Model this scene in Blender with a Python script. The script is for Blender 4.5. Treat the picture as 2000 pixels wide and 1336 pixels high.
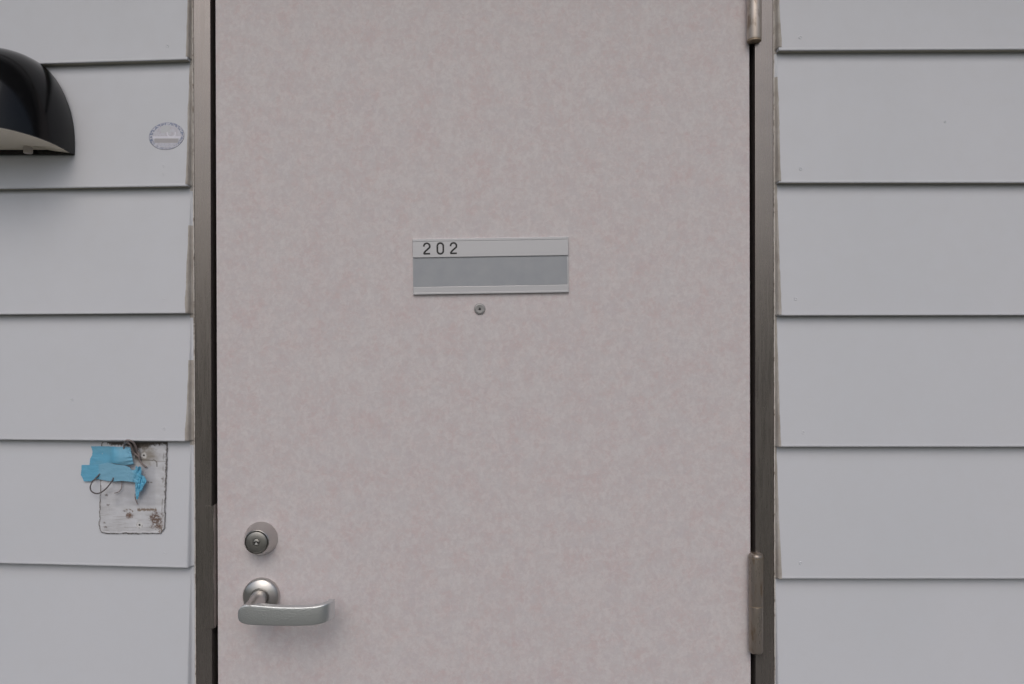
import bpy, bmesh, math, random
from mathutils import Vector, Matrix, noise as mn
random.seed(7)
S = bpy.context.scene
for o in list(bpy.data.objects): bpy.data.objects.remove(o)
R = math.radians

# ---------------------------------------------------------------- camera
F = 28/36*2000            # focal length in photograph pixels
MM = 0.00077              # metres per pixel on the door plane
D = F*MM                  # camera distance to the door plane
VX, VY, EYE = 960.0, 660.0, 1.40
cd = bpy.data.cameras.new('camera'); cam = bpy.data.objects.new('camera', cd)
S.collection.objects.link(cam); S.camera = cam
cam.location = (0, -D, EYE); cam.rotation_euler = (R(90), 0, 0)
cd.lens = 28; cd.sensor_width = 36; cd.clip_start = 0.02; cd.clip_end = 500
cd.shift_x = (1000-VX)/2000; cd.shift_y = -(668-VY)/2000
S.render.resolution_x = 1024; S.render.resolution_y = 684

# ---------------------------------------------------------------- light
w = bpy.data.worlds.new('World'); S.world = w; w.use_nodes = True
nt = w.node_tree; bg = nt.nodes['Background']
sky = nt.nodes.new('ShaderNodeTexSky'); sky.sky_type = 'NISHITA'; sky.sun_disc = False
SUN_E, SUN_R = 46, 184
sky.sun_elevation = R(SUN_E); sky.sun_rotation = R(SUN_R); sky.dust_density = 4; sky.air_density = 1.0
hs = nt.nodes.new('ShaderNodeHueSaturation'); hs.inputs['Saturation'].default_value = 0.85
nt.links.new(sky.outputs[0], hs.inputs['Color']); nt.links.new(hs.outputs[0], bg.inputs[0])
bg.inputs[1].default_value = 0.12
sd = bpy.data.lights.new('sun', 'SUN'); sun = bpy.data.objects.new('sun', sd); S.collection.objects.link(sun)
sd.energy = 0.5; sd.angle = R(60); sd.color = (0.97, 0.985, 1.0)
az = R(SUN_R); el = R(SUN_E)
sdir = Vector((math.sin(az)*math.cos(el), math.cos(az)*math.cos(el), math.sin(el)))
sun.rotation_euler = sdir.to_track_quat('Z', 'Y').to_euler(); sun.location = (0, -3, 6)
vs = S.view_settings; vs.view_transform = 'Standard'; vs.look = 'None'; vs.gamma = 1; vs.exposure = -0.18
S.render.engine = 'CYCLES'

# ---------------------------------------------------------------- helpers
def P(px, py, d=0.0):
    """world point whose depth in front of the door plane is d"""
    k = (D-d)/F
    return Vector(((px-VX)*k, -d, EYE-(py-VY)*k))
def lin(r, g, b):
    f = lambda c: (c/255/12.92) if c <= 10 else ((c/255+0.055)/1.055)**2.4
    return (f(r), f(g), f(b), 1)
def link(name, bm, mats, parent=None, smooth=False, angle=None):
    me = bpy.data.meshes.new(name); bm.to_mesh(me); bm.free()
    if not isinstance(mats, (list, tuple)): mats = [mats]
    for m in mats: me.materials.append(m)
    o = bpy.data.objects.new(name, me); S.collection.objects.link(o)
    if smooth:
        for p in me.polygons: p.use_smooth = True
        if angle: me.set_sharp_from_angle(angle=R(angle))
    if parent: o.parent = parent; o.matrix_parent_inverse = parent.matrix_world.inverted()
    return o
def thing(name, loc, label, cat, group=None):
    o = bpy.data.objects.new(name, None); S.collection.objects.link(o); o.location = loc
    o.empty_display_size = 0.05
    o.matrix_world = Matrix.Translation(loc)
    o['label'] = label; o['category'] = cat; o['kind'] = 'thing'
    if group: o['group'] = group
    return o
def tag(o, label, cat, group=None):
    o['label'] = label; o['category'] = cat
    if group: o['group'] = group
def struct(o): o['kind'] = 'structure'; return o
def box(bm, x0, x1, y0, y1, z0, z1, bev=0, seg=2):
    v = [bm.verts.new((x, y, z)) for x in (x0, x1) for y in (y0, y1) for z in (z0, z1)]
    q = [(0,1,3,2),(4,6,7,5),(0,4,5,1),(2,3,7,6),(0,2,6,4),(1,5,7,3)]
    fs = [bm.faces.new([v[i] for i in f]) for f in q]
    if bev:
        es = list({e for f in fs for e in f.edges})
        bmesh.ops.bevel(bm, geom=es, offset=bev, segments=seg, profile=0.6, affect='EDGES')
    return v
def prism(bm, pts, d0, d1, bev=0, seg=2):
    """outline pts (world x,z) extruded from depth d0 to d1 (towards the viewer)"""
    a = [bm.verts.new((p[0], -d0, p[1])) for p in pts]; b = [bm.verts.new((p[0], -d1, p[1])) for p in pts]
    n = len(pts); f1 = bm.faces.new(b); bm.faces.new(a[::-1])
    for i in range(n): bm.faces.new((a[i], a[(i+1) % n], b[(i+1) % n], b[i]))
    bmesh.ops.recalc_face_normals(bm, faces=bm.faces)
    if bev: bmesh.ops.bevel(bm, geom=list(f1.edges), offset=bev, segments=seg, profile=0.6, affect='EDGES')
def lathe(bm, c, prof, n=64):
    """profile (radius, depth) about the axis through c that points out of the door"""
    rings = []
    for r, d in prof:
        if r < 1e-6: rings.append([bm.verts.new((c[0], -d, c[1]))])
        else: rings.append([bm.verts.new((c[0]+r*math.cos(2*math.pi*i/n), -d, c[1]+r*math.sin(2*math.pi*i/n))) for i in range(n)])
    for a, b in zip(rings, rings[1:]):
        for i in range(n):
            j = (i+1) % n
            if len(a) == 1 and len(b) == 1: continue
            if len(b) == 1: bm.faces.new((a[i], a[j], b[0]))
            elif len(a) == 1: bm.faces.new((a[0], b[j], b[i]))
            else: bm.faces.new((a[i], a[j], b[j], b[i]))
    bmesh.ops.recalc_face_normals(bm, faces=bm.faces)
def sweep(bm, pts, rad, n=12, cap=True):
    """round tube through pts, rad a number or a list"""
    pts = [Vector(p) for p in pts]; rings = []; up = None
    for i, p in enumerate(pts):
        t = (pts[min(i+1, len(pts)-1)]-pts[max(i-1, 0)]).normalized()
        if up is None: up = t.orthogonal().normalized()
        up = (up-t*up.dot(t)).normalized(); s = t.cross(up)
        r = rad[i] if isinstance(rad, (list, tuple)) else rad
        rings.append([bm.verts.new(p+(up*math.cos(2*math.pi*k/n)+s*math.sin(2*math.pi*k/n))*r) for k in range(n)])
    for a, b in zip(rings, rings[1:]):
        for k in range(n): bm.faces.new((a[k], a[(k+1) % n], b[(k+1) % n], b[k]))
    if cap: bm.faces.new(rings[0][::-1]); bm.faces.new(rings[-1])
    bmesh.ops.recalc_face_normals(bm, faces=bm.faces)
def smoothpath(pts, n=8):
    """Catmull-Rom through the points"""
    pts = [Vector(p) for p in pts]; out = []
    for i in range(len(pts)-1):
        p0 = pts[max(i-1, 0)]; p1 = pts[i]; p2 = pts[i+1]; p3 = pts[min(i+2, len(pts)-1)]
        for k in range(n):
            t = k/n
            out.append(0.5*((2*p1)+(p2-p0)*t+(2*p0-5*p1+4*p2-p3)*t*t+(3*p1-p0-3*p2+p3)*t**3))
    out.append(pts[-1]); return out
def N(x, y, s=0.0, sc=1.0): return mn.noise(Vector((x*sc, y*sc, s)))
def FB(x, y, s=0.0, sc=1.0, o=4): return mn.fractal(Vector((x*sc, y*sc, s)), 0.9, 2.0, o)
def sm(a, b, x):
    t = max(0, min(1, (x-a)/(b-a))); return t*t*(3-2*t)
def mix(a, b, t): return tuple(a[i]*(1-t)+b[i]*t for i in range(3))+(1,)

# ---------------------------------------------------------------- materials
def mat(name, col, rough=0.5, metal=0.0, spec=0.5, coat=0.0):
    m = bpy.data.materials.new(name); m.use_nodes = True
    b = m.node_tree.nodes['Principled BSDF']
    b.inputs['Base Color'].default_value = col if len(col) == 4 else (*col, 1)
    b.inputs['Roughness'].default_value = rough; b.inputs['Metallic'].default_value = metal
    b.inputs['Specular IOR Level'].default_value = spec; b.inputs['Coat Weight'].default_value = coat
    return m
def nodes(m): return m.node_tree, m.node_tree.nodes['Principled BSDF']
def coords(t, scale=(1, 1, 1)):
    tc = t.nodes.new('ShaderNodeNewGeometry'); mp = t.nodes.new('ShaderNodeMapping')
    mp.inputs['Scale'].default_value = scale; t.links.new(tc.outputs['Position'], mp.inputs['Vector']); return mp.outputs[0]
def nz(t, vec, scale, detail=4, rough=0.55, dist=0.0):
    n = t.nodes.new('ShaderNodeTexNoise'); n.inputs['Scale'].default_value = scale; n.inputs['Detail'].default_value = detail
    n.inputs['Roughness'].default_value = rough; n.inputs['Distortion'].default_value = dist
    t.links.new(vec, n.inputs['Vector']); return n.outputs['Fac']
def ramp(t, fac, stops):
    r = t.nodes.new('ShaderNodeValToRGB'); e = r.color_ramp.elements
    while len(e) < len(stops): e.new(0.5)
    for i, (p, c) in enumerate(stops): e[i].position = p; e[i].color = c if len(c) == 4 else (*c, 1)
    t.links.new(fac, r.inputs['Fac']); return r.outputs['Color']
def mixc(t, fac, a, b, mode='MIX'):
    m = t.nodes.new('ShaderNodeMix'); m.data_type = 'RGBA'; m.blend_type = mode
    for k, v in ((0, fac), (6, a), (7, b)):
        if hasattr(v, 'default_value'): t.links.new(v, m.inputs[k])
        else: m.inputs[k].default_value = v if k == 0 else (v if len(v) == 4 else (*v, 1))
    return m.outputs[2]
def bump(t, b, h, strength, dist=0.001):
    n = t.nodes.new('ShaderNodeBump'); n.inputs['Strength'].default_value = strength; n.inputs['Distance'].default_value = dist
    t.links.new(h, n.inputs['Height']); t.links.new(n.outputs[0], b.inputs['Normal']); return n
def rng(t, fac, a, b, c, d):
    m = t.nodes.new('ShaderNodeMapRange')
    for i, v in enumerate((a, b, c, d)): m.inputs[i+1].default_value = v
    t.links.new(fac, m.inputs[0]); return m.outputs[0]

# painted siding
m_side = mat('siding_paint', (0.60, 0.605, 0.63), 0.5, spec=0.35); t, b = nodes(m_side)
c = coords(t, (1, 1, 1)); g = coords(t, (0.6, 1, 9))
a1 = nz(t, c, 3.0, 5, 0.55); a2 = nz(t, c, 45, 4, 0.6)
col = ramp(t, a1, [(0.3, (0.58, 0.602, 0.648)), (0.7, (0.612, 0.628, 0.676))])
col = mixc(t, rng(t, a2, 0.35, 0.75, 0, 0.10), col, (0.54, 0.53, 0.53))
t.links.new(col, b.inputs['Base Color'])
h = nz(t, g, 60, 5, 0.6); bump(t, b, h, 0.10, 0.0006)
t.links.new(rng(t, a2, 0.3, 0.7, 0.42, 0.6), b.inputs['Roughness'])
m_under = mat('underside_painted_shade', (0.33, 0.315, 0.265), 0.8)  # lap shadow put into the colour: darker, warmer undersides
# sealant between siding and frame
m_seal = mat('sealant', lin(158, 150, 143), 0.75, spec=0.2); t, b = nodes(m_seal)
c = coords(t); n1 = nz(t, c, 160, 6, 0.7); n2 = nz(t, c, 35, 4, 0.6)
col = ramp(t, n2, [(0.3, lin(158, 151, 145)), (0.55, lin(176, 171, 166)), (0.8, lin(194, 192, 190))])
col = mixc(t, rng(t, n1, 0.57, 0.75, 0, 0.5), col, lin(132, 122, 112)); t.links.new(col, b.inputs['Base Color'])
bump(t, b, n1, 0.6, 0.001)
# white overpaint on the frame's outer lip
m_lip = mat('overpaint', lin(205, 200, 195), 0.6, spec=0.3); t, b = nodes(m_lip)
c = coords(t); n1 = nz(t, c, 90, 5, 0.7)
t.links.new(mixc(t, rng(t, n1, 0.52, 0.66, 0, 1), lin(205, 201, 197), lin(140, 130, 122)), b.inputs['Base Color'])
# frame
m_frame = mat('frame_metal', (0.27, 0.245, 0.23), 0.33, 0.8); t, b = nodes(m_frame)
c = coords(t, (6, 6, 0.25)); c2 = coords(t); n1 = nz(t, c, 60, 5, 0.6); n2 = nz(t, c2, 25, 4, 0.6)
col = mixc(t, rng(t, n2, 0.3, 0.7, 0, 1), (0.268, 0.242, 0.228), (0.248, 0.226, 0.214))
t.links.new(col, b.inputs['Base Color']); t.links.new(rng(t, n1, 0.3, 0.7, 0.22, 0.34), b.inputs['Roughness'])
bump(t, b, n1, 0.02, 0.0003)
m_dark = mat('rubber_gasket', (0.012, 0.011, 0.011), 0.7, spec=0.2)
m_void = mat('unlit_cavity', (0.02, 0.018, 0.018), 0.9, spec=0.1)
# door laminate
m_door = mat('door_laminate', (0.5, 0.45, 0.46), 0.5, spec=0.3); t, b = nodes(m_door)
c = coords(t)
big = nz(t, c, 24, 10, 0.86, 0.1); big2t = coords(t, (1.0, 1.0, 1.0))
mp = t.nodes.new('ShaderNodeMapping'); mp.inputs['Location'].default_value = (7.3, 2.1, 4.4); t.links.new(c, mp.inputs['Vector'])
oth = nz(t, mp.outputs[0], 30, 10, 0.86, 0.1); fine = nz(t, c, 170, 5, 0.75); sp = nz(t, mp.outputs[0], 85, 5, 0.8, 0.6)
col = ramp(t, big, [(0.40, (0.605, 0.578, 0.595)), (0.50, (0.60, 0.552, 0.566)), (0.60, (0.60, 0.505, 0.515))])
col = mixc(t, rng(t, oth, 0.50, 0.64, 0, 0.6), col, (0.55, 0.505, 0.54))
col = mixc(t, rng(t, sp, 0.46, 0.58, 0, 0.5), col, (0.69, 0.66, 0.665))
col = mixc(t, rng(t, fine, 0.42, 0.62, 0, 0.28), col, (0.48, 0.44, 0.445))
t.links.new(col, b.inputs['Base Color']); bump(t, b, fine, 0.05, 0.0003)
# satin stainless / zinc
def metal(name, col, rough, bs=0.0, sc=300, stretch=(1, 1, 1), m1=1.0):
    m = mat(name, col, rough, m1); t, b = nodes(m); c = coords(t, stretch)
    n = nz(t, c, sc, 4, 0.6); t.links.new(rng(t, n, 0.3, 0.7, rough*0.85, rough*1.2), b.inputs['Roughness'])
    if bs: bump(t, b, n, bs, 0.0004)
    return m
m_satin = metal('satin_nickel', (0.56, 0.545, 0.53), 0.33, 0.04)
m_lever = mat('hammered_nickel', (0.70, 0.73, 0.74), 0.42, 1.0); t, b = nodes(m_lever)
c = coords(t, (0.75, 1, 1.2)); v = t.nodes.new('ShaderNodeTexVoronoi'); v.feature = 'SMOOTH_F1'; v.inputs['Scale'].default_value = 520
t.links.new(c, v.inputs['Vector']); bump(t, b, v.outputs['Distance'], 0.40, 0.0006)
m_alu = metal('anodised_aluminium', (0.50, 0.505, 0.53), 0.42, 0.03, 120, (0.2, 1, 6), 0.5)
m_insert = mat('nameplate_insert', (0.27, 0.285, 0.30), 0.32, 0.0, 0.5); t, b = nodes(m_insert)
c = coords(t); n1 = nz(t, c, 30, 5, 0.6)
t.links.new(mixc(t, rng(t, n1, 0.35, 0.7, 0, 1), (0.315, 0.335, 0.37), (0.355, 0.372, 0.40)), b.inputs['Base Color'])
m_num = mat('engraved_black', (0.02, 0.02, 0.022), 0.5); t, b = nodes(m_num)
c = coords(t); n1 = nz(t, c, 260, 3, 0.6)
t.links.new(mixc(t, rng(t, n1, 0.64, 0.72, 0, 0.7), (0.012, 0.012, 0.014), (0.25, 0.25, 0.25)), b.inputs['Base Color'])
def hinge_mat(name, a, bcol, wear, rough, z=0.3):
    m = mat(name, a, rough, 0.6); t, b = nodes(m); c = coords(t, (1, 1, z)); n1 = nz(t, c, 90, 6, 0.7); n2 = nz(t, c, 30, 4, 0.6)
    col = mixc(t, rng(t, n2, 0.35, 0.65, 0, 1), a, bcol); col = mixc(t, rng(t, n1, 0.52, 0.60, 0, 0.8), col, wear)
    t.links.new(col, b.inputs['Base Color']); t.links.new(rng(t, n1, 0.3, 0.7, rough*0.8, rough*1.4), b.inputs['Roughness'])
    bump(t, b, n1, 0.15, 0.0004); return m
m_hing1 = hinge_mat('worn_hinge_metal', lin(184, 172, 158), lin(196, 188, 184), lin(140, 124, 110), 0.38)
m_hing2 = hinge_mat('brown_hinge_metal', lin(148, 138, 128), lin(138, 132, 128), lin(122, 104, 86), 0.3, 0.2)
m_ring = mat('hinge_ring', lin(146, 132, 114), 0.5, 0.4)
# lamp
m_black = mat('gloss_black_enamel', (0.004, 0.004, 0.005), 0.10, 0.0, 0.33); t, b = nodes(m_black)
c = coords(t); n1 = nz(t, c, 40, 4, 0.6); t.links.new(rng(t, n1, 0.3, 0.7, 0.10, 0.2), b.inputs['Roughness'])
m_cream = mat('cream_diffuser', (0.88, 0.81, 0.69), 0.45, spec=0.4)
m_knob = mat('pale_plastic_screw', (0.55, 0.50, 0.47), 0.5)
# painted vertex colours
def vmat(name, rough=0.6, spec=0.3, bs=0.3):
    m = mat(name, (0.5, 0.5, 0.5), rough, spec=spec); t, b = nodes(m)
    a = t.nodes.new('ShaderNodeVertexColor'); a.layer_name = 'Col'
    t.links.new(a.outputs[0], b.inputs['Base Color']); c = coords(t); n = nz(t, c, 400, 4, 0.6); bump(t, b, n, bs, 0.0005); return m
m_patch = vmat('stained_bare_board', 0.65, 0.3, 0.5)
m_stick = vmat('printed_film', 0.35, 0.5, 0.05)
m_tape = vmat('blue_crepe_tape', 0.55, 0.35, 0.15)
m_wire = mat('grey_wire_sheath', lin(128, 118, 116), 0.5)
m_wdark = mat('dark_wire_sheath', lin(88, 82, 84), 0.45)
m_conc = mat('concrete', (0.2, 0.2, 0.19), 0.85); t, b = nodes(m_conc)
c = coords(t); n1 = nz(t, c, 12, 8, 0.7); t.links.new(ramp(t, n1, [(0.3, (0.13, 0.125, 0.115)), (0.7, (0.20, 0.195, 0.18))]), b.inputs['Base Color']); bump(t, b, n1, 0.3, 0.003)
m_blocker = mat('light_blocker_board', (0.45, 0.45, 0.44), 0.7)
m_grass = mat('grassland', (0.05, 0.06, 0.03), 0.9); t, b = nodes(m_grass)
c = coords(t); n1 = nz(t, c, 0.6, 8, 0.7); t.links.new(ramp(t, n1, [(0.3, (0.035, 0.045, 0.02)), (0.7, (0.075, 0.08, 0.045))]), b.inputs['Base Color'])

# ---------------------------------------------------------------- ground, walkway, added light blocker and reflection ridge
bm = bmesh.new(); box(bm, -5, 5, -2.6, 0.30, -0.15, 0.0, 0.01)
struct(link('walkway', bm, m_conc))
bm = bmesh.new(); box(bm, -5, 5, -0.62, 0.30, 2.76, 2.84, 0.004)
struct(link('eave_light_blocker', bm, m_blocker))  # unseen eave slab, added to block light from overhead
bm = bmesh.new()
v = [bm.verts.new(p) for p in ((-250, -250, -2.9), (250, -250, -2.9), (250, 250, -2.9), (-250, 250, -2.9))]; bm.faces.new(v)
struct(link('ground', bm, m_grass))
bm = bmesh.new(); rows = []
for r, hh in ((44, 0), (56, 0.62), (70, 1.0), (110, 0.5)):
    row = []
    for i in range(97):
        a = R(180+180*i/96*1.0); hgt = (9.5+3.5*N(i*0.13, 3.3)+1.5*N(i*0.45, 1.3))*hh
        row.append(bm.verts.new((r*math.cos(a), r*math.sin(a), -3.0+hgt)))
    rows.append(row)
for a, b_ in zip(rows, rows[1:]):
    for i in range(96): bm.faces.new((a[i], a[i+1], b_[i+1], b_[i]))
struct(link('dark_reflection_ridge', bm, m_grass, smooth=True))  # unseen ridge, added so the metal frame reflects dark near the horizon

# ---------------------------------------------------------------- siding wall
T, T0 = 0.0150, 0.003
LX, RX = 373.5, 1514.5
# lip heights (photo rows) at four stations: px 0, px 373, px 1530, px 1960
lips = [(127, 116, 98.5, 96.7), (369, 363.5, 357, 357), (614.5, 612, 616.5, 615.8), (859, 862.5, 873, 873), (1100.5, 1110, 1131, 1131)]
tab = {i: l for i, l in enumerate(lips)}
for i in (-1, -2, -3, -4, -5): tab[i] = (127+242.5*i, 116+246*i, 98.5+258.5*i, 96.7+258.5*i)
for i in (5, 6, 7, 8): tab[i] = (1100.5+242*(i-4), 1110+247.5*(i-4), 1131+258*(i-4), 1131+258*(i-4))
def lipz(k, px, d=T):
    a, b_, c_, e = tab[k]
    if px <= 373: y = a+(b_-a)*max(px, -150)/373
    elif px <= 1530: y = b_+(c_-b_)*(px-373)/1157
    else: y = c_+(e-c_)*(min(px, 2100)-1530)/430
    return P(px, y, d).z
def lipy(k, px):
    a, b_, c_, e = tab[k]
    return a+(b_-a)*px/373 if px <= 900 else c_+(e-c_)*(px-1530)/430
def side_d(px, py):
    """depth of the siding surface at a photo position"""
    for k in range(-4, 9):
        y0, y1 = lipy(k-1, px), lipy(k, px)
        if y0 <= py < y1: return T0+(T-T0)*(py-y0)/(y1-y0)
    return T0
wall = thing('siding_wall', (0, 0, 0), 'pale grey horizontal lap siding wall on both sides of the pink door', 'wall')
XL, XR = -2.9, 3.1
def board(bm, k, xs, zlow=None):
    """one board through world x stations xs, k its lower lip"""
    prev = None
    for x in xs:
        px = VX+x*F/(D-T)
        z0 = lipz(k, px) if zlow is None else zlow; z1 = lipz(k-1, px); wv = 0.0005*N(x*3, k*3.1)
        if zlow is not None:
            zz = lipz(k, px); f = (zlow-zz)/(z1-zz); Tb = T+(T0-T)*f
        else: Tb = T
        prof = [(0.000, z0), (Tb-0.0012+wv, z0), (Tb-0.0001+wv, z0+0.0007), (Tb+0.0001+wv, z0+0.0020), (Tb-0.0001+wv, z0+0.0034), (Tb-0.0003+wv, z0+0.0046), (T0+wv*0.5, z1), (T0-0.002, z1+0.012)]
        cur = [bm.verts.new((x, -d, z)) for d, z in prof]
        if prev:
            for i in range(len(cur)-1):
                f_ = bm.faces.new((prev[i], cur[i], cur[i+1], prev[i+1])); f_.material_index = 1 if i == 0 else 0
        else: first = cur
        prev = cur
    for ring in (first, prev): bm.faces.new(ring)
def fr(a, b_, n): return [a+(b_-a)*i/n for i in range(n+1)]
xl, xr = P(LX, 0).x, P(RX, 0).x
HT = 2.085
bmL = bmesh.new(); bmR = bmesh.new(); bmC = bmesh.new()
for k in range(-4, 9):
    zz = lipz(k, 300)
    if zz > HT or k < -1:
        board(bmC, k, fr(XL, XR, 40))
    else:
        lo = None if lipz(k, 300) > 0.0 else (0.03 if lipz(k-1, 300) > 0.05 else False)
        if lo is not False: board(bmL, k, fr(XL, xl, 24), lo)
        lo = None if lipz(k, 1700) > 0.0 else (0.03 if lipz(k-1, 1700) > 0.05 else False)
        if lo is not False: board(bmR, k, fr(xr, XR, 24), lo)
board(bmC, -1, fr(xl+0.0005, xr-0.0005, 8), HT)
# filled nail heads
def nail(bm, px, py, r=3.0, pit=False):
    d = side_d(px, py); c_ = P(px, py, d); r *= MM
    pr = [(r*1.25, d-0.0004), (r, d+0.0004), (r*0.75, d+0.0005), (r*0.5, d-0.0003 if pit else d+0.0001), (0, d-0.0004 if pit else d)]
    lathe(bm, (c_.x, c_.z), pr, 16)
for p in ((327, 90), (318.5, 341), (320, 586), (320, 838), (320.5, 1081), (140, 781)): nail(bmL, *p)
nail(bmL, 319, 325, 2.4, True)
for p in ((1563, 73), (1564, 330), (1554, 584), (1569, 845), (1564, 1100)): nail(bmR, *p)
nail(bmR, 1846, 238, 2.0)
for bm_ in (bmL, bmR, bmC): bmesh.ops.recalc_face_normals(bm_, faces=bm_.faces)
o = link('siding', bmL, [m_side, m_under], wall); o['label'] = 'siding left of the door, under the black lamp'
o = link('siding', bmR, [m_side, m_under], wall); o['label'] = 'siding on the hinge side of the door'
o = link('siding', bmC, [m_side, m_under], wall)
bm = bmesh.new()
box(bm, XL, xl-0.001, 0.006, 0.16, 0, 2.9); box(bm, xr+0.001, XR, 0.006, 0.16, 0, 2.9); box(bm, xl-0.001, xr+0.001, 0.006, 0.16, HT, 2.9)
box(bm, xl-0.001, xr+0.001, 0.161, 0.17, 0, HT)
link('wall_backing', bm, m_void, wall)
# ragged sealant between the board ends and the frame
def sealant(side):
    bm = bmesh.new(); sgn = 1 if side == 'L' else -1
    base = xl if side == 'L' else xr
    lines = []; z = 0.02
    while z < HT:
        px = 370 if side == 'L' else 1520
        py = VY-(z-EYE)*F/D; d = side_d(px, py)
        y0 = VY+(EYE-z)*F/(D-d); d = side_d(px, y0)
        rag = 0.0006+0.0032*(d/T)**1.5+0.0007*FB(z*60, 1.7 if side == 'L' else 5.1, 0, 1, 4)
        gap = sm(0.0, 0.35, N(z*7.0, 9.1 if side == 'L' else 2.2)+0.15)      # more in some places
        rag = max(0.0003, rag*(0.75+0.35*gap))
        painted = (side == 'L' and (620 < y0 < 703 or y0 > 868 or 372 < y0 < 440)) or (side == 'R' and (105 < y0 < 150 or y0 > 1133))
        fx = (P(377+ (py/1336)*6, 0).x if side == 'L' else P(1508+(py/1336)*3.5, 0).x)
        # over the board face, the board corner, the foot beside the frame, onto the frame
        lines.append([painted, Vector((base-sgn*rag, -(d+0.0004), z)), Vector((base+sgn*0.0006, -(d+0.0010), z)),
                      Vector((base+sgn*0.0012, -(d*0.45+0.002), z)), Vector((fx-sgn*0.0003, -0.0035, z)),
                      Vector((fx+sgn*(0.0002+0.0006*max(0, N(z*90, 4.4))), -0.0046, z))])
        z += 0.0013
    prev = None
    for l in lines:
        cur = [bm.verts.new(p) for p in l[1:]]
        if prev:
            for i in range(4):
                f_ = bm.faces.new((prev[i], prev[i+1], cur[i+1], cur[i])); f_.material_index = 1 if (l[0] and i < 3) else 0
        prev = cur
    bmesh.ops.recalc_face_normals(bm, faces=bm.faces)
    o = link('sealant', bm, [m_seal, m_side], wall, smooth=True)
sealant('L'); sealant('R')

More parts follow.
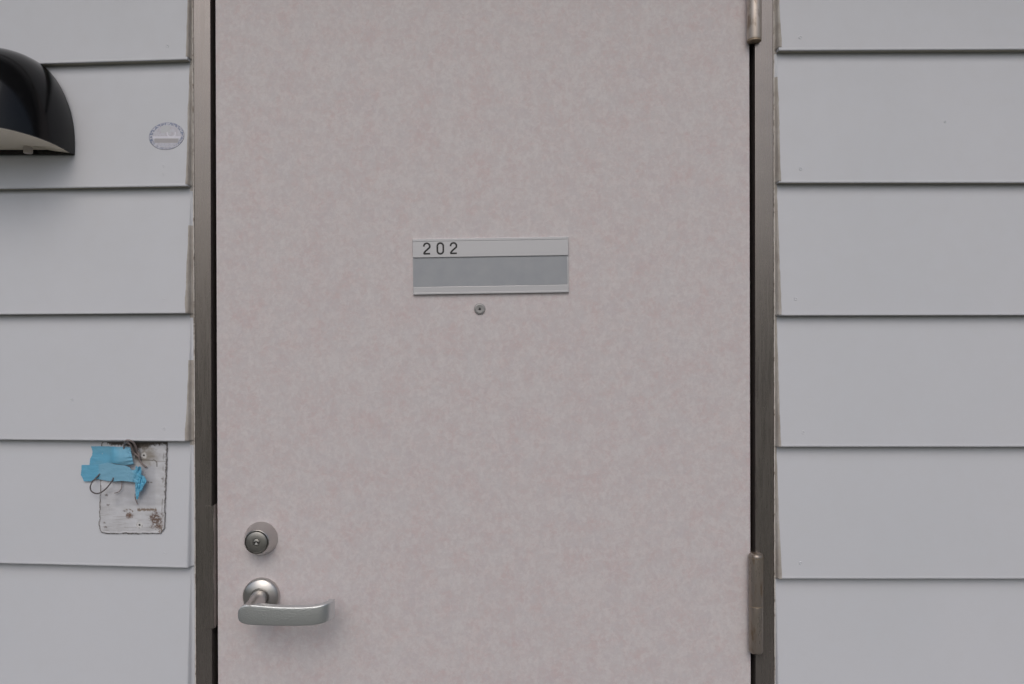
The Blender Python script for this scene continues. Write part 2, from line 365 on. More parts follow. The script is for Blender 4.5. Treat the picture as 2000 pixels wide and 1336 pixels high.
# ---- bare stained patch where a wall box was removed (inside board k=4)
def inpatch(px, py):
    """signed px distance inside the rounded outline"""
    l = 198.5-(py-865)*0.033; r = 327.5-(py-865)*0.033; bt = 1042.5
    dx = min(px-l, r-px); dy = bt-py; rad = 14
    if px-l < rad and dy < rad: return rad-math.hypot(rad-(px-l), rad-dy)
    if r-px < rad and dy < rad: return rad-math.hypot(rad-(r-px), rad-dy)
    return min(dx, dy)
def patch_mesh():
    bm = bmesh.new(); cl = bm.verts.layers.float_color.new('Col'); st = 0.8
    white = lin(206, 208, 214); dirt = lin(86, 76, 66); rust = lin(98, 66, 44); grey = lin(150, 148, 148)
    nx = int(146/st); ny = int(186/st); g = {}
    for j in range(ny):
        for i in range(nx):
            px = 187+i*st; py = 863.5+j*st
            e = inpatch(px, py)+1.4*FB(px, py, 3.0, 0.12, 4)
            if e < -0.4: continue
            # relief: scraped filler rim, plate outline
            hgt = 0.0006*sm(0, 1.2, e)-0.0007*sm(2.0, 4.5, e)+0.00025*FB(px, py, 7, 0.09, 4)
            col = mix(white, grey, 0.25+0.30*FB(px*0.4, py, 1.0, 0.07, 4))
            # smeared horizontal scrape lines
            s1 = FB(px*0.12, py*1.6, 2.0, 0.30, 3)
            col = mix(col, lin(120, 112, 106), 0.25*sm(0.25, 0.6, s1)*sm(980, 1010, py)+0.5*sm(0.15, 0.5, s1)*sm(905, 890, py)*sm(270, 285, px)*sm(312, 300, px))
            # dark edge line, broken and heavier on the right
            side = sm(290, 315, px); nn = FB(px, py, 5.0, 0.16, 4)
            wdt = 1.6+2.6*side*sm(1040, 880, py)*(0.5+nn)+1.6*max(0, nn)
            edge = sm(wdt+1.0, wdt*0.4, e)*sm(-0.38, 0.0, N(px, py, 8.0, 0.10)+0.12*(1+side))
            col = mix(col, mix(dirt, lin(58, 52, 48), 0.5+0.5*nn), 0.82*edge)
            # second, inner line on the right side
            l2 = abs((327-(py-865)*0.033-px)-6.5-1.5*N(px, py, 2, 0.09)); col = mix(col, dirt, 0.55*sm(1.4, 0.3, l2)*sm(0.05, 0.35, N(px, py, 1.0, 0.07)+0.1))
            # mould along the overlap above
            tp = py-863.5; reach = (5+11*max(0, N(px, 1.0, 3.0, 0.05))+9*sm(255, 268, px)*sm(300, 280, px))*sm(204, 222, px)*(1.1-0.4*sm(300, 326, px))
            col = mix(col, lin(60, 52, 44), 0.95*sm(reach+3, reach*0.55, tp+4*FB(px, py, 6.0, 0.2, 4)) if reach > 1 else 0)
            # black streak where the wires come down
            q = abs(px-(262+(py-868)*0.28))-7.5; col = mix(col, lin(56, 48, 42), 0.9*sm(3, -3, q+4*FB(px, py, 1.5, 0.18, 4))*sm(906, 894, py))
            # grey smudge right of it
            col = mix(col, lin(132, 126, 116), 0.75*sm(30, 8, math.hypot(px-288, (py-892)*1.2)+10*FB(px, py, 2.5, 0.09, 4)))
            # embossed inner outline
            dd = 99
            if 272 < px < 301: dd = abs(py-898.3-0.05*(px-280))
            if px >= 299: dd = abs(math.hypot(px-299, max(0, 906-py))-7.5) if py < 906 else abs(px-306.5)
            if py < 912 and px > 270: col = mix(col, lin(88, 80, 72), 0.85*sm(1.5, 0.2, dd))
            if 306 < px < 324: col = mix(col, lin(120, 114, 108), 0.6*sm(1.2, 0.2, abs(py-901)))
            # flat recessed rectangle slightly greyer
            if 217 < px < 306 and 905 < py < 992: col = mix(col, lin(160, 162, 170), 0.55*sm(307, 300, px)*sm(217, 232, px)*sm(992, 984, py)*sm(905, 915, py)*(0.75+0.6*N(px, py, 5, 0.04)))
            # rust
            rr = math.hypot((px-253)/1.15, py-1007)+3.0*FB(px, py, 4.1, 0.2, 4); col = mix(col, rust, 0.9*sm(8, 2, rr)); 
            if math.hypot((px-251)/1.6, py-999.5) < 6: col = mix(col, lin(112, 92, 74), 0.7*sm(0.0, 0.4, N(px, py, 3.2, 0.35)))
            rr = math.hypot((px-305)/1.0, (py-1014)/1.35)+9*FB(px, py, 4.9, 0.12, 5); col = mix(col, mix(rust, lin(94, 76, 66), 0.6), 0.9*sm(16, 6, rr)*sm(-0.6, -0.05, FB(px, py, 8.8, 0.30, 3)))
            rr = math.hypot((px-312)/1.0, (py-1030)/1.7)+5*FB(px, py, 4.2, 0.2, 4); col = mix(col, lin(108, 86, 70), 0.75*sm(8, 4, rr)*sm(-0.3, 0.1, FB(px, py, 3.8, 0.4, 3)))
            if 268 < px < 306: col = mix(col, lin(118, 100, 82), 0.85*sm(3.5, 1.0, abs(py-995.5)+2.2*FB(px, py, 1.1, 0.3, 4)))
            # old screw holes
            for hx, hy in ((281, 889.5), (272.5, 1025.5)):
                q = math.hypot(px-hx, py-hy); col = mix(col, lin(214, 214, 214), 0.7*sm(7, 5.5, q)); 
                if 4.8 < q < 6.6: col = mix(col, lin(110, 104, 100), 0.6*sm(-0.2, 0.3, N(px, py, 6, 0.3)))
                col = mix(col, lin(40, 36, 34), sm(2.4, 1.4, q)); hgt -= 0.001*sm(2.4, 1.2, q)
            for hx, hy, hr in ((206, 1029.5, 3.2), (204, 1021, 2.5), (290, 942, 2.6), (296, 942.5, 2.4), (317, 935, 3.2), (208, 967, 3.5), (211, 986, 3.0), (243, 998, 3)):
                col = mix(col, lin(100, 90, 84), 0.7*sm(hr+1, hr*0.4, math.hypot(px-hx, (py-hy)*1.5)+2.5*N(px, py, 9, 0.4)))
            # vertical line of the old box corner
            v_ = bm.verts.new(P(px, py, side_d(px, py)+0.0017+hgt)); v_[cl] = col; g[i, j] = v_
    for (i, j), v_ in g.items():
        if (i+1, j) in g and (i, j+1) in g and (i+1, j+1) in g:
            bm.faces.new((v_, g[i, j+1], g[i+1, j+1], g[i+1, j]))
    o = link('unpainted_patch', bm, m_patch, wall, smooth=True)
    o['label'] = 'dirty unpainted rectangle with rust stains and old screw holes'
patch_mesh()

# ---------------------------------------------------------------- door frame
door = thing('door', (0, 0, 0.02), 'pink mottled laminate apartment door with silver lock and lever in a grey brown metal frame', 'door')
def slab(bm, tl, tr, br, bl, d0, d1, bev=0.0008):
    """a member whose face has the given photo-row/column corners"""
    prism(bm, [(p.x, p.z) for p in (P(*tl, d1), P(*tr, d1), P(*br, d1), P(*bl, d1))], d0, d1, bev)
DF = 0.004
def lean(x0, x1, py): return x0+(x1-x0)*py/1336
PYT, PYB = -215, 2478      # top and foot rows
bm = bmesh.new()
for a0, a1, b0, b1 in ((376.0, 381.8, 410.5, 414.0), (1474.5, 1476, 1510.4, 1512.8)):
    slab(bm, (lean(a0, a1, PYT), PYT), (lean(b0, b1, PYT), PYT), (lean(b0, b1, PYB), PYB), (lean(a0, a1, PYB), PYB), -0.12, DF, 0.001)
box(bm, P(lean(377, 382, PYT), 0).x+0.001, P(1508, 0).x, -DF+0.0006, 0.118, 2.035+0.011, 2.082, 0.001)
frame = link('door_frame', bm, m_frame, door); frame['label'] = 'grey brown satin metal frame'
# turned outer lips with overpaint
for sx, a, b_ in ((-1, 376.2, 382), (1, 1511.2, 1513.6)):
    bm = bmesh.new(); prev = None; py = -200
    while py < 2460:
        jag = 0.5*FB(py, 0, 2.2+sx, 0.08, 4); x = lean(a, b_, py)
        wd = 0.9+0.7*max(-0.5, jag)
        pts = [P(x-1.0, py, 0.001), P(x-wd, py, DF+0.0012), P(x+wd, py, DF+0.0012), P(x+1.0, py, 0.001)]
        cur = [bm.verts.new(p) for p in pts]
        if prev:
            for i in range(3): bm.faces.new((prev[i], prev[i+1], cur[i+1], cur[i]))
        prev = cur; py += 2.5
    bmesh.ops.recalc_face_normals(bm, faces=bm.faces)
    link('frame_lip', bm, m_lip, frame)
bm = bmesh.new(); box(bm, P(415, 0).x, P(1474, 0).x, 0.0, 0.14, 0.001, 0.018, 0.002); link('threshold', bm, m_alu, frame)
bm = bmesh.new()
gl, gr = P(405, 0).x, P(1480, 0).x
box(bm, gl, gl+0.02, 0.030, 0.045, 0.02, 2.03); box(bm, gr-0.02, gr, 0.030, 0.045, 0.02, 2.03)
link('gasket', bm, m_dark, frame)
# latch guard over the gap
def guard():
    bm = bmesh.new(); rows_ = []
    ys = [984+i*(1228-984)/60 for i in range(61)]
    xs = fr(400.5, 424.2, 20)
    G = {}
    for j, y in enumerate(ys):
        for i, x in enumerate(xs):
            top = 988.5-4.5*sm(413, 423, x)
            bot = 1227.5-(0 if x < 414 else 11*(1-math.sqrt(max(0, 1-((x-414)/10.3)**2))))
            yy = top+(bot-top)*j/60
            d = DF+0.0013-0.0085*sm(414.5, 427, x)
            G[i, j] = bm.verts.new(P(x+0.003*(yy-984)*sm(405, 420, x), yy, d))
    for j in range(60):
        for i in range(20): bm.faces.new((G[i, j], G[i, j+1], G[i+1, j+1], G[i+1, j]))
    r = bmesh.ops.extrude_face_region(bm, geom=list(bm.faces))
    for v_ in [e for e in r['geom'] if isinstance(e, bmesh.types.BMVert)]: v_.co.y += 0.0013
    bmesh.ops.recalc_face_normals(bm, faces=bm.faces)
    o = link('latch_guard', bm, m_frame, frame, smooth=True, angle=40); o['label'] = 'folded metal latch guard beside the lock'
guard()

# ---------------------------------------------------------------- door
bm = bmesh.new()
slab(bm, (lean(420.8, 426.0, -210), -160), (lean(1463.5, 1466.5, -210), -160), (lean(1463.5, 1466.5, 2440), 2448), (lean(420.8, 426.0, 2440), 2448), -0.04, 0.0, 0.0009)
link('door_leaf', bm, m_door, door)
# lock
lc = P(510.2, 1051.2); lc2 = (lc.x, lc.z)
bm = bmesh.new(); m = MM
lathe(bm, lc2, [(32.6*m, -0.001), (32.6*m, 0.0015), (32.0*m, 0.0028), (24.4*m, 0.0218), (23.4*m, 0.0232), (22.6*m, 0.0236), (22.1*m, 0.0230), (21.9*m, 0.0205), (0, 0.0205)])
lk = link('door_lock', bm, m_satin, door, smooth=True, angle=35)
m_face = metal('turned_lock_face', (0.34, 0.335, 0.32), 0.42, 0.05, 500)
bm = bmesh.new(); lathe(bm, lc2, [(20.6*m, 0.0206), (20.6*m, 0.0232), (19.6*m, 0.0246), (19.0*m, 0.0249), (7.4*m, 0.0249), (7.0*m, 0.0240), (6.4*m, 0.0240), (6.1*m, 0.0250), (5.5*m, 0.0253), (0, 0.0253)])
link('lock_face', bm, m_face, lk, smooth=True, angle=35)
bm = bmesh.new()
kp = [(-5.6, 0.6), (-3.4, 0.6), (-1.8, 2.2), (1.8, 2.2), (3.4, 0.6), (5.6, 0.6), (5.6, -1.0), (3.0, -1.4), (1.5, 0.2), (-1.5, 0.2), (-3.0, -1.4), (-5.6, -1.0)]
prism(bm, [(lc.x+a*m, lc.z+b_*m) for a, b_ in kp], 0.0250, 0.0256)
link('keyway', bm, m_dark, lk)
bm = bmesh.new(); prism(bm, [(lc.x+a*m, lc.z+b_*m) for a, b_ in ((-1.3, -0.2), (1.3, -0.2), (2.9, -4.2), (-2.9, -4.2))], 0.0250, 0.0255)
link('keyhole_shutter', bm, mat('bright_steel', (0.9, 0.9, 0.9), 0.25, 0.6), lk)
# handle
hc = P(511.5, 1163)
bm = bmesh.new()
lathe(bm, (hc.x, hc.z), [(35.6*m, -0.001), (35.6*m, 0.0050), (35.0*m, 0.0068), (33.6*m, 0.0078), (32.8*m, 0.0078), (31.0*m, 0.0090), (18.6*m, 0.0112), (17.6*m, 0.0106), (17.0*m, 0.0085), (0, 0.0085)])
hd = link('door_handle', bm, m_satin, door, smooth=True, angle=35)
bm = bmesh.new()
a0 = Vector((hc.x, -0.006, hc.z)); b0 = P(489, 1198, 0.058)
pts = [a0, a0+Vector((0, -0.016, 0)), a0.lerp(b0, 0.5)+Vector((0.003, -0.004, 0.004)), a0.lerp(b0, 0.78)+Vector((0.001, -0.002, 0.002)), b0]
pp = smoothpath(pts, 6); n_ = len(pp)
sweep(bm, pp, [0.0122+0.0012*sm(0.5, 1, i/(n_-1)) for i in range(n_)], 32)
link('handle_neck', bm, m_satin, hd, smooth=True, angle=50)
def lever():
    bm = bmesh.new()
    #      px,   depth, ytop, ybot, thickness
    st = [(465.2, .0600, 1195, 1208, .004), (466.5, .0605, 1190.5, 1212, .007), (470, .0612, 1186, 1216, .010), (476, .0618, 1183, 1219, .0115),
          (486, .0625, 1182, 1220.8, .012), (505, .0632, 1183.2, 1221.8, .012), (530, .0640, 1185.2, 1222.6, .012), (560, .0646, 1186.6, 1223, .012),
          (590, .0646, 1186.6, 1223, .0118), (612, .0640, 1185.2, 1221.6, .0115), (626, .0622, 1183, 1219, .0112), (636, .0590, 1180, 1216, .0108),
          (643.5, .0540, 1177.5, 1212.5, .0102), (648.8, .0470, 1175, 1209, .0095), (652.0, .0390, 1172, 1206.5, .0090), (653.6, .0315, 1169.5, 1204.5, .0088), (653.8, .0305, 1170, 1204, .0080)]
    ctr = []
    for x, d, yt, yb, th in st:
        a = P(x, yt, d); b_ = P(x, yb, d); ctr.append(((a+b_)/2, (a.z-b_.z)/2, th))
    cp = smoothpath([c_[0] for c_ in ctr], 4); hh = smoothpath([(c_[1], c_[2], 0) for c_ in ctr], 4)
    rings = []; n = 40
    for i, p in enumerate(cp):
        t_ = (cp[min(i+1, len(cp)-1)]-cp[max(i-1, 0)]); t_.z = 0; t_.normalize()
        nrm = Vector((-t_.y, t_.x, 0))      # towards the door
        if nrm.y < 0 and t_.x > 0.3: nrm = -nrm
        H, th = hh[i].x, hh[i].y; ring = []
        for k in range(n):
            a = 2*math.pi*k/n; ca, sa = math.cos(a), math.sin(a)
            e = 0.15; u = math.copysign(abs(ca)**e, ca); v_ = math.copysign(abs(sa)**e, sa)
            bow = 0.0004*(1-v_*v_)*(1 if u < 0 else 0)
            ring.append(bm.verts.new(p+nrm*(th/2+u*th/2-bow)+Vector((0, 0, v_*H))))
        rings.append(ring)
    for a, b_ in zip(rings, rings[1:]):
        for k in range(n): bm.faces.new((a[k], a[(k+1) % n], b_[(k+1) % n], b_[k]))
    bm.faces.new(rings[0][::-1]); bm.faces.new(rings[-1])
    bmesh.ops.recalc_face_normals(bm, faces=bm.faces)
    link('lever', bm, m_lever, hd, smooth=True, angle=60)
lever()
# peephole
pc = P(937, 603.5)
bm = bmesh.new(); lathe(bm, (pc.x, pc.z), [(11*m, -0.001), (11*m, 0.0012), (10.2*m, 0.0022), (8.0*m, 0.0024), (7.7*m, 0.0021), (3.4*m, 0.0020), (3.1*m, 0.0023), (2.5*m, 0.0023), (2.3*m, 0.001), (0, 0.001)], 48)
pk = link('peephole', bm, metal('peephole_metal', (0.34, 0.34, 0.345), 0.45), door, smooth=True, angle=30)
bm = bmesh.new(); lathe(bm, (pc.x, pc.z), [(2.2*m, 0.0011), (1.4*m, 0.0018), (0, 0.002)], 24)
link('peephole_lens', bm, mat('lens_glass', (0.03, 0.03, 0.035), 0.08), pk, smooth=True)
# hinges
def capprof(z0, z1, r, rb, rt):
    out = []
    for i in range(5): a = i/4*math.pi/2; out.append((r-rb+rb*math.sin(a), z0+rb-rb*math.cos(a)))
    for i in range(5): a = i/4*math.pi/2; out.append((r-rt+rt*math.cos(a), z1-rt+rt*math.sin(a)))
    return out
def vlathe(bm, x, y, prof, n=48):
    rings = [[bm.verts.new((x+r*math.cos(2*math.pi*i/n), y+r*math.sin(2*math.pi*i/n), z)) for i in range(n)] for r, z in prof]
    for a, b_ in zip(rings, rings[1:]):
        for i in range(n): bm.faces.new((a[i], a[(i+1) % n], b_[(i+1) % n], b_[i]))
    bm.faces.new(rings[0][::-1]); bm.faces.new(rings[-1]); bmesh.ops.recalc_face_normals(bm, faces=bm.faces)
def hinge(px, ytop, ysplit, ybot, mt, label):
    dc = 0.009; r = 14.0*m; x = P(px, 0, dc+r).x
    zt, zs, zb = (P(px, q, dc+r*0.9).z for q in (ytop, ysplit, ybot))
    bm = bmesh.new(); vlathe(bm, x, -dc, capprof(zs+0.0005, zt, r, 0.0004, 0.0055))
    hg = link('hinge', bm, mt, door, smooth=True, angle=50); hg['label'] = label
    bm = bmesh.new(); vlathe(bm, x, -dc, capprof(zb, zs-0.0008, r*0.99, 0.0012 if mt is m_hing1 else 0.004, 0.0004)); link('hinge_knuckle', bm, mt, hg, smooth=True, angle=50)
    bm = bmesh.new(); vlathe(bm, x, -dc, [(r*0.96, zs-0.0008), (r*1.0, zs-0.0004), (r*1.0, zs+0.0001), (r*0.96, zs+0.0005)]); link('hinge_washer', bm, m_ring, hg, smooth=True, angle=50)
    if mt is m_hing1:
        bm = bmesh.new(); vlathe(bm, x, -dc, [(r*0.95, zb+0.0002), (r*0.965, zb-0.0002), (r*0.965, zb-0.0022), (r*0.93, zb-0.0025)]); link('hinge_cap', bm, m_ring, hg, smooth=True, angle=50)
    else:
        bm = bmesh.new(); vlathe(bm, x, -dc, [(r*1.005, zt-0.0075), (r*1.02, zt-0.0072), (r*1.02, zt-0.0066), (r*0.98, zt-0.0063)]); link('hinge_cap', bm, m_ring, hg, smooth=True, angle=50)
    # leaf plate tying the barrel into the gap
    bm = bmesh.new(); box(bm, P(1464.5, 0).x, P(1475, 0).x, -0.0045, 0.03, zb+0.004, zt-0.004, 0.0004); link('hinge_leaf', bm, mt, hg)
hinge(1477.6, -133, -26, 73.5, m_hing1, 'worn pale upper hinge')
hinge(1481.2, 1083, 1187, 1280, m_hing2, 'dark brown lower hinge')

# ---------------------------------------------------------------- name plate
def np_(u, v_):
    """plate coordinates 0..1 to photo position"""
    tl, tr, br, bl = (805.5, 467.3), (1110.0, 462.4), (1111.2, 571.0), (807.0, 575.8)
    x = (tl[0]*(1-u)+tr[0]*u)*(1-v_)+(bl[0]*(1-u)+br[0]*u)*v_; y = (tl[1]*(1-u)+tr[1]*u)*(1-v_)+(bl[1]*(1-u)+br[1]*u)*v_
    return x, y
def npw(u, v_, d):
    x, y = np_(u, v_); return P(x, y, d)
plate = thing('name_plate', npw(0.5, 0.5, 0), 'slightly crooked silver plate numbered 202 with blank grey insert, above the peephole', 'sign')
def npbox(bm, u0, u1, v0, v1, d0, d1, bev=0.0004):
    q = [npw(u0, v0, 0.003), npw(u1, v0, 0.003), npw(u1, v1, 0.003), npw(u0, v1, 0.003)]
    prism(bm, [(p.x, p.z) for p in q], d0, d1, bev)
bm = bmesh.new()
npbox(bm, 0, 1, 0, 1, -0.0005, 0.0024, 0.0003)
npbox(bm, 0.001, 0.999, 0.002, 0.335, 0.0026, 0.0046, 0.0005)
npbox(bm, 0.002, 0.998, 0.0, 0.045, 0.0046, 0.0052, 0.0003)
npbox(bm, 0.001, 0.999, 0.862, 0.998, 0.0026, 0.0040, 0.0005)
npbox(bm, 0.001, 0.999, 0.965, 0.999, 0.0040, 0.0046, 0.0003)
npbox(bm, 0.991, 0.999, 0.337, 0.860, 0.0026, 0.0032, 0.0002)
link('plate_holder', bm, m_alu, plate)
bm = bmesh.new(); npbox(bm, 0.003, 0.990, 0.338, 0.858, 0.0020, 0.0029, 0.0002)
link('name_insert', bm, m_insert, plate)
def stroke(bm, pts, wd, d0, d1):
    """flat ribbon through photo positions, wd px wide, round ends"""
    pts = [Vector((p[0], p[1], 0)) for p in pts]; L = []; Rr = []
    for i, p in enumerate(pts):
        t_ = (pts[min(i+1, len(pts)-1)]-pts[max(i-1, 0)]).normalized(); n_ = Vector((-t_.y, t_.x, 0))
        L.append(p+n_*wd/2); Rr.append(p-n_*wd/2)
    def w_(p, d): return P(p.x, p.y, d)
    for i in range(len(pts)-1):
        q = [L[i], L[i+1], Rr[i+1], Rr[i]]
        a = [bm.verts.new(w_(p, d1)) for p in q]; b_ = [bm.verts.new(w_(p, d0)) for p in q]
        bm.faces.new(a)
        for k in (0, 2): bm.faces.new((a[k], a[(k+1) % 4], b_[(k+1) % 4], b_[k]))
def two(x, y, w_=11.5, h_=20.5):
    r = w_/2; p = []
    for i in range(15):
        a = R(180+8-i*(214/14)) ; p.append((x+r+r*math.cos(a), y+r-r*math.sin(a)))
    p += [(x+w_*0.62, y+h_*0.58), (x+w_*0.30, y+h_*0.74), (x+w_*0.08, y+h_*0.90), (x+0.2, y+h_)]
    p = [(v.x, v.y) for v in smoothpath([(a, b_, 0) for a, b_ in p], 3)]
    return p, [(x-0.6, y+h_), (x+w_+0.8, y+h_-0.2)]
bm = bmesh.new(); DN = 0.00475
for x, y in ((827.8, 475.2), (880.0, 474.4)):
    p, q = two(x, y); stroke(bm, p, 3.4, 0.0044, DN); stroke(bm, q, 3.3, 0.0044, DN+0.00006)
x, y, w2, h2, r = 854.2, 474.8, 11.6, 21, 5.8
p = [(x+r+r*math.cos(R(a)), y+r-r*math.sin(R(a))) for a in range(0, 181, 15)]+[(x+r+r*math.cos(R(a)), y+h2-r-r*math.sin(R(a))) for a in range(180, 361, 15)]+[(x+w2, y+r)]
stroke(bm, p, 3.4, 0.0044, DN)
bmesh.ops.recalc_face_normals(bm, faces=bm.faces)
o = link('room_number', bm, m_num, plate); o['label'] = 'engraved black number 202'

# ---------------------------------------------------------------- sticker
def sticker():
    cx, cy, rx, ry = 325.5, 266, 35, 27; bm = bmesh.new(); cl = bm.verts.layers.float_color.new('Col')
    nr, na = 44, 150; rings = []
    base = lin(196, 199, 210); blue = lin(84, 102, 138); G = []
    for j in range(nr+1):
        f = j/nr; ring = []
        for i in range(na):
            a = 2*math.pi*i/na; tilt = R(-9)
            ux, uy = rx*f*math.cos(a), ry*f*math.sin(a)
            px = cx+ux*math.cos(tilt)-uy*math.sin(tilt); py = cy+ux*math.sin(tilt)+uy*math.cos(tilt)
            col = mix(base, lin(182, 180, 190), 0.5+0.6*N(px, py, 1, 0.15))
            ang = math.degrees(math.atan2(-(py-cy), px-cx)) % 360
            if 0.78 < f < 0.97:       # ring of tiny blurred print
                on = sm(-0.25, 0.12, N(px, py, 3.0, 0.33)); k = 0.8 if (60 < ang < 205) else (0.75 if (ang < 60 or ang > 325) else 0.45)
                col = mix(col, blue, k*on*sm(0.78, 0.82, f)*(1.0 if (ang < 75 or ang > 110) else 0.9))
            if f < 0.80:
                dx, dy = px-cx, py-cy
                if dy < 1: col = mix(col, lin(176, 168, 178), 0.5*sm(0.05, 0.4, N(px, py, 6.0, 0.35)))
                if -11 < dx < 7 and -21 < dy < -6: col = mix(col, lin(186, 190, 194), 0.7)
                if abs(dx) < 30 and 0 < dy < 4.5: col = mix(col, lin(210, 210, 222), 0.9)
                if 4.5 <= dy < 13 and -24 < dx < 23: col = mix(col, lin(160, 158, 162), 0.95)
                if dy >= 14 and f < 0.76: col = mix(col, lin(158, 162, 180), 0.7*sm(0.0, 0.25, N(px*1.6, py, 2.0, 0.8)))
                q = math.hypot(dx-9, dy+6); 
                if abs(q-8) < 1.3 and dy > -8: col = mix(col, lin(214, 214, 224), 0.9)
            if f >= 0.955: col = lin(128, 130, 142) if (ang > 200 or ang < 20) else lin(150, 154, 172)
            v_ = bm.verts.new(P(px, py, side_d(px, py)+0.0006-0.00055*sm(0.97, 1.0, f)+0.00005*N(px, py, 4, 0.2))); v_[cl] = col; ring.append(v_)
        G.append(ring)
    for j in range(nr):
        for i in range(na):
            k = (i+1) % na
            if j == 0:
                continue
            bm.faces.new((G[j][i], G[j][k], G[j+1][k], G[j+1][i]))
    bm.faces.new(G[1])
    bmesh.ops.recalc_face_normals(bm, faces=bm.faces)
    for v_ in [v_ for v_ in bm.verts if not v_.link_faces]: bm.verts.remove(v_)
    o = link('sticker', bm, m_stick, smooth=True)
    tag(o, 'small oval silver and blue sticker on the siding beside the door frame', 'sticker')
sticker()

# ---------------------------------------------------------------- wires and tape
Z = lambda x, y: (150+x/9.54, 850+y/9.54)      # positions read from an enlargement
TL = 0.0013
cable = thing('electrical_wire', P(*Z(950, 110), 0.016), 'thin grey wires hanging out from under the siding board behind blue tape', 'wire')
def wire(pts, r, mt, nm='wire'):
    bm = bmesh.new(); q = []
    for x, y, h_ in pts:
        px, py = Z(x, y); q.append(P(px, py, side_d(px, max(py, 864))+h_+TL))
    sweep(bm, smoothpath(q, 8), r, 10); return link(nm, bm, mt, cable, smooth=True, angle=60)
wire([(880, 260, .003), (880, 190, .006), (905, 145, .011), (950, 140, .014), (1005, 190, .012), (1035, 270, .008), (1075, 340, .005), (1150, 400, .004), (1165, 450, .003)], 0.0013, m_wire)
wire([(890, 135, .010), (920, 100, .017), (990, 100, .019), (1060, 145, .015), (1110, 240, .010), (1130, 310, .006), (1165, 380, .005), (1175, 470, .003), (1230, 550, .003), (1300, 600, .002)], 0.0014, m_wire)
wire([(430, 720, .003), (340, 815, .007), (285, 880, .009), (252, 960, .010), (270, 1040, .010), (350, 1085, .010), (440, 1072, .010), (530, 1010, .010), (600, 930, .009), (655, 855, .007), (700, 760, .003)], 0.0010, m_wdark)
wire([(840, 840, .003), (835, 960, .004), (820, 1010, .004), (770, 1060, .004), (705, 1080, .003)], 0.0006, m_wire)
wire([(1090, 1090, .004), (1085, 1140, .005), (1100, 1210, .004), (1135, 1290, .003)], 0.0007, m_wire)
def inside(poly, x, y):
    r = False; j = len(poly)-1
    for i in range(len(poly)):
        xi, yi = poly[i]; xj, yj = poly[j]
        if (yi > y) != (yj > y) and x < (xj-xi)*(y-yi)/(yj-yi)+xi: r = not r
        j = i
    return r
def tape(poly, h_, colf, label, seed):
    xs = [p[0] for p in poly]; ys = [p[1] for p in poly]; st = 4.6; bm = bmesh.new(); cl = bm.verts.layers.float_color.new('Col')
    nx = int((max(xs)-min(xs))/st)+2; ny = int((max(ys)-min(ys))/st)+2; cells = set(); vs_ = {}
    for j in range(ny):
        for i in range(nx):
            if inside(poly, min(xs)+(i+.5)*st, min(ys)+(j+.5)*st): cells.add((i, j))
    def V(i, j):
        if (i, j) not in vs_:
            x, y = min(xs)+i*st, min(ys)+j*st; px, py = Z(x, y)
            v_ = bm.verts.new(P(px, py, side_d(px, max(864, py))+TL+h_(x, y))); v_[cl] = colf(x, y); vs_[i, j] = v_
        return vs_[i, j]
    for i, j in cells: bm.faces.new((V(i, j), V(i, j+1), V(i+1, j+1), V(i+1, j)))
    bmesh.ops.smooth_vert(bm, verts=[v_ for v_ in bm.verts if v_.is_boundary], factor=0.5, use_axis_x=True, use_axis_y=False, use_axis_z=True)
    r = bmesh.ops.extrude_face_region(bm, geom=list(bm.faces))
    for v_ in [e for e in r['geom'] if isinstance(e, bmesh.types.BMVert)]: v_.co.y += 0.0003
    bmesh.ops.recalc_face_normals(bm, faces=bm.faces)
    o = link('masking_tape', bm, m_tape, smooth=True, angle=45); tag(o, label, 'tape', 'strips of blue masking tape'); return o
tb = lin(98, 166, 198); tl_ = lin(126, 172, 196); tdk = lin(84, 170, 205)
def up_h(x, y): return 0.0012+0.0055*sm(560, 800, x)*sm(240, 420, y)*(1-0.4*sm(480, 560, y))+0.0028*sm(600, 700, x)+0.0003*FB(x*0.4, y, 2, 0.012, 3)+0.0009*abs(N(x, y*0.5, 5, 0.012))*sm(700, 900, x)+0.0006*math.sin(y*0.09+x*0.01)*sm(900, 1000, x)
def up_c(x, y): return mix(mix(tb, lin(104, 160, 186), 0.6*sm(-0.2, 0.3, N(x, y, 1, 0.006))), tl_, 0.5*sm(650, 850, x))
tape([(262, 206), (600, 208), (820, 216), (990, 218), (1003, 262), (1012, 330), (1032, 410), (1045, 480), (1062, 545), (960, 556), (840, 552), (720, 530), (640, 512), (560, 545), (236, 560), (240, 500), (252, 430), (285, 370), (292, 300)], up_h, up_c,
     'upper flat strip of blue masking tape right under the siding board', 1)
def lo_h(x, y):
    c_ = sm(960, 1200, x)
    z_ = 0.0018+0.0012*sm(200, 450, x)+0.0045*sm(500, 900, x)*(1-c_)+0.0003*FB(x*0.5, y, 3, 0.012, 3)+0.0006*sm(850, 950, x)*abs(FB(x, y, 4, 0.03, 4))
    return z_+c_*(0.004+0.004*abs(FB(x*1.2, y*0.5, 7, 0.010, 3))+0.0018*abs(math.sin((x*0.8+y*0.35)*0.03)))
def lo_c(x, y): return mix(mix(tb, tl_, 0.75*sm(380, 450, x)*sm(1180, 1000, x)), tdk, 0.6*sm(1000, 1200, x)*sm(-0.1, 0.3, N(x, y, 2, 0.02)+0.15))
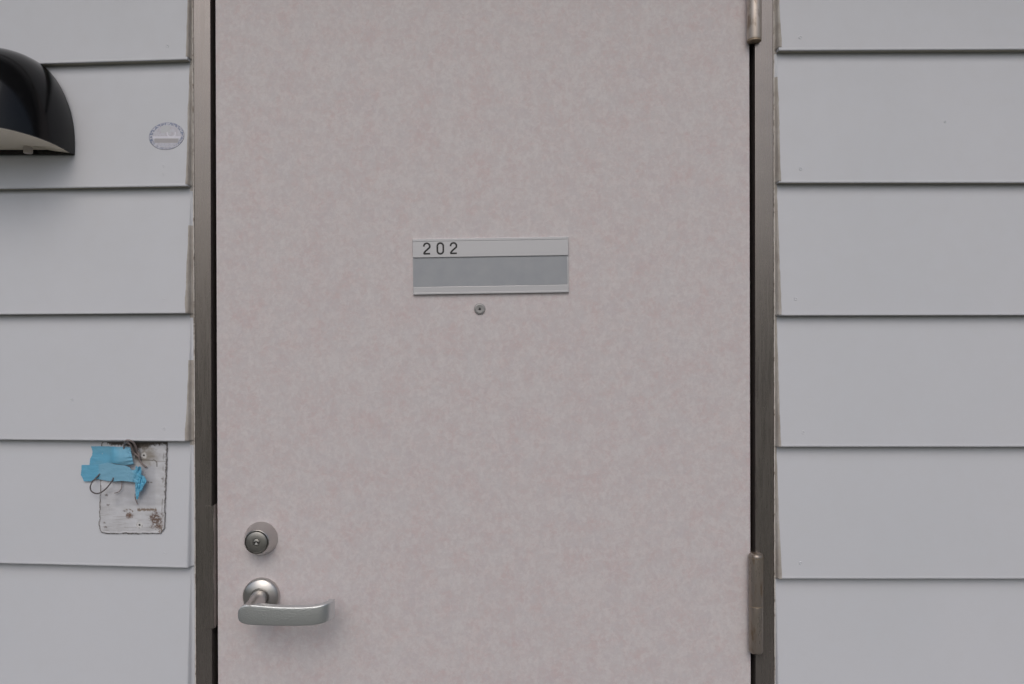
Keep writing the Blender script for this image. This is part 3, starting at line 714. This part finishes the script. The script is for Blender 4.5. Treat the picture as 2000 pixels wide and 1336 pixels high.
tape([(88, 556), (240, 552), (420, 545), (560, 512), (640, 520), (740, 545), (860, 560), (930, 572), (985, 600), (1010, 640), (1050, 650), (1085, 640), (1092, 590), (1110, 570), (1140, 600), (1165, 575), (1200, 600), (1205, 735),
      (1262, 770), (1302, 858), (1275, 900), (1240, 960), (1215, 1030), (1185, 1045), (1165, 1060), (1158, 1130), (1135, 1190), (1112, 1200), (1095, 1120), (1088, 1000), (1088, 880), (1000, 868), (850, 852), (700, 862), (560, 852), (470, 832), (380, 815), (320, 820), (262, 860), (130, 862), (108, 800), (72, 740), (84, 650)], lo_h, lo_c,
     'lower strip of blue masking tape with a crumpled end hanging over the stained patch', 2)

# ---------------------------------------------------------------- wall lamp
lamp = thing('wall_lamp', P(3, 303, 0.014), 'glossy black half dome porch lamp with pale underside on the siding left of the door', 'lamp')
def lamp_build():
    d0 = 0.013; cx = P(3, 303, d0).x; k = (D-d0)/F
    a, bq, H = 143*k, 0.118, 200*k; z0 = P(3, 303, d0).z; tilt = 0.15
    def pt(u, v_, off=0.0, e=0.86):
        C = math.cos(v_)**e if math.cos(v_) > 0 else 0; Sn = math.sin(v_)**e
        cu, su = math.cos(u), math.sin(u)
        xx = (a-off)*math.copysign(abs(cu)**0.95, cu)*C; dd = (bq-off)*abs(su)**0.95*C; zz = (H-off)*Sn
        return Vector((cx+xx, -(d0+dd), z0+zz+tilt*dd*(1-Sn)))
    nu, nv = 72, 30
    bm = bmesh.new(); grids = []
    for off in (0.0, 0.0028):
        G = [[bm.verts.new(pt(math.pi*i/nu, math.pi/2*j/nv*0.9995, off)) for i in range(nu+1)] for j in range(nv+1)]; grids.append(G)
        for j in range(nv):
            for i in range(nu): bm.faces.new((G[j][i], G[j][i+1], G[j+1][i+1], G[j+1][i]))
    A, B = grids
    for i in range(nu): bm.faces.new((A[0][i], B[0][i], B[0][i+1], A[0][i+1]))
    bmesh.ops.recalc_face_normals(bm, faces=bm.faces)
    link('lamp_hood', bm, m_black, lamp, smooth=True, angle=50)
    # back plate against the siding
    bm = bmesh.new(); pts = [(cx+(a-0.0003)*math.cos(math.pi*i/40)**1.0 if True else 0, z0+0.0+ (H*0.985)*math.sin(math.pi*i/40)**0.86) for i in range(41)]
    prism(bm, pts, 0.000, d0+0.0004, 0.0)
    link('back_plate', bm, m_black, lamp)
    bm = bmesh.new(); box(bm, cx-a+0.001, cx+a-0.001, -(d0+0.004), -(d0-0.002), z0-0.0003, z0+11*k, 0.0006); link('rear_rim', bm, m_black, lamp)
    # diffuser just inside the mouth
    bm = bmesh.new(); n = 40; top = []
    for i in range(n+1):
        p = pt(math.pi*i/n, 0.0, 0.0032); p.z += 0.0012; top.append(p)
    back = [Vector((cx-a+0.004, -(d0+0.0045), z0+9*k)), Vector((cx+a-0.004, -(d0+0.0045), z0+9*k))]
    vv = [bm.verts.new(p) for p in top]; m1 = bm.verts.new(back[0]); m2 = bm.verts.new(back[1])
    # gentle dish between rim and the back edge
    cen = [bm.verts.new(Vector((cx+(p.x-cx)*0.55, (p.y+ -(d0+0.0045))*0.5, max(p.z, z0+9*k)+0.002))) for p in top]
    for i in range(n): bm.faces.new((vv[i], vv[i+1], cen[i+1], cen[i]))
    for i in range(n):
        f0 = i/n; f1 = (i+1)/n
        a_ = bm.verts.new(back[1].lerp(back[0], f0)); b_ = bm.verts.new(back[1].lerp(back[0], f1)); bm.faces.new((cen[i], cen[i+1], b_, a_))
    bm.verts.remove(m1); bm.verts.remove(m2)
    bmesh.ops.remove_doubles(bm, verts=bm.verts, dist=1e-5); bmesh.ops.recalc_face_normals(bm, faces=bm.faces)
    link('diffuser', bm, m_cream, lamp, smooth=True)
    kx = P(55, 293, d0+0.012); bm = bmesh.new()
    zt = z0+12*k; sweep(bm, [(kx.x, kx.y, zt+0.004), (kx.x, kx.y, zt-0.0085), (kx.x, kx.y, zt-0.0095)], [0.0062, 0.0062, 0.0054], 24)
    link('retaining_screw', bm, m_knob, lamp, smooth=True, angle=40)
lamp_build()
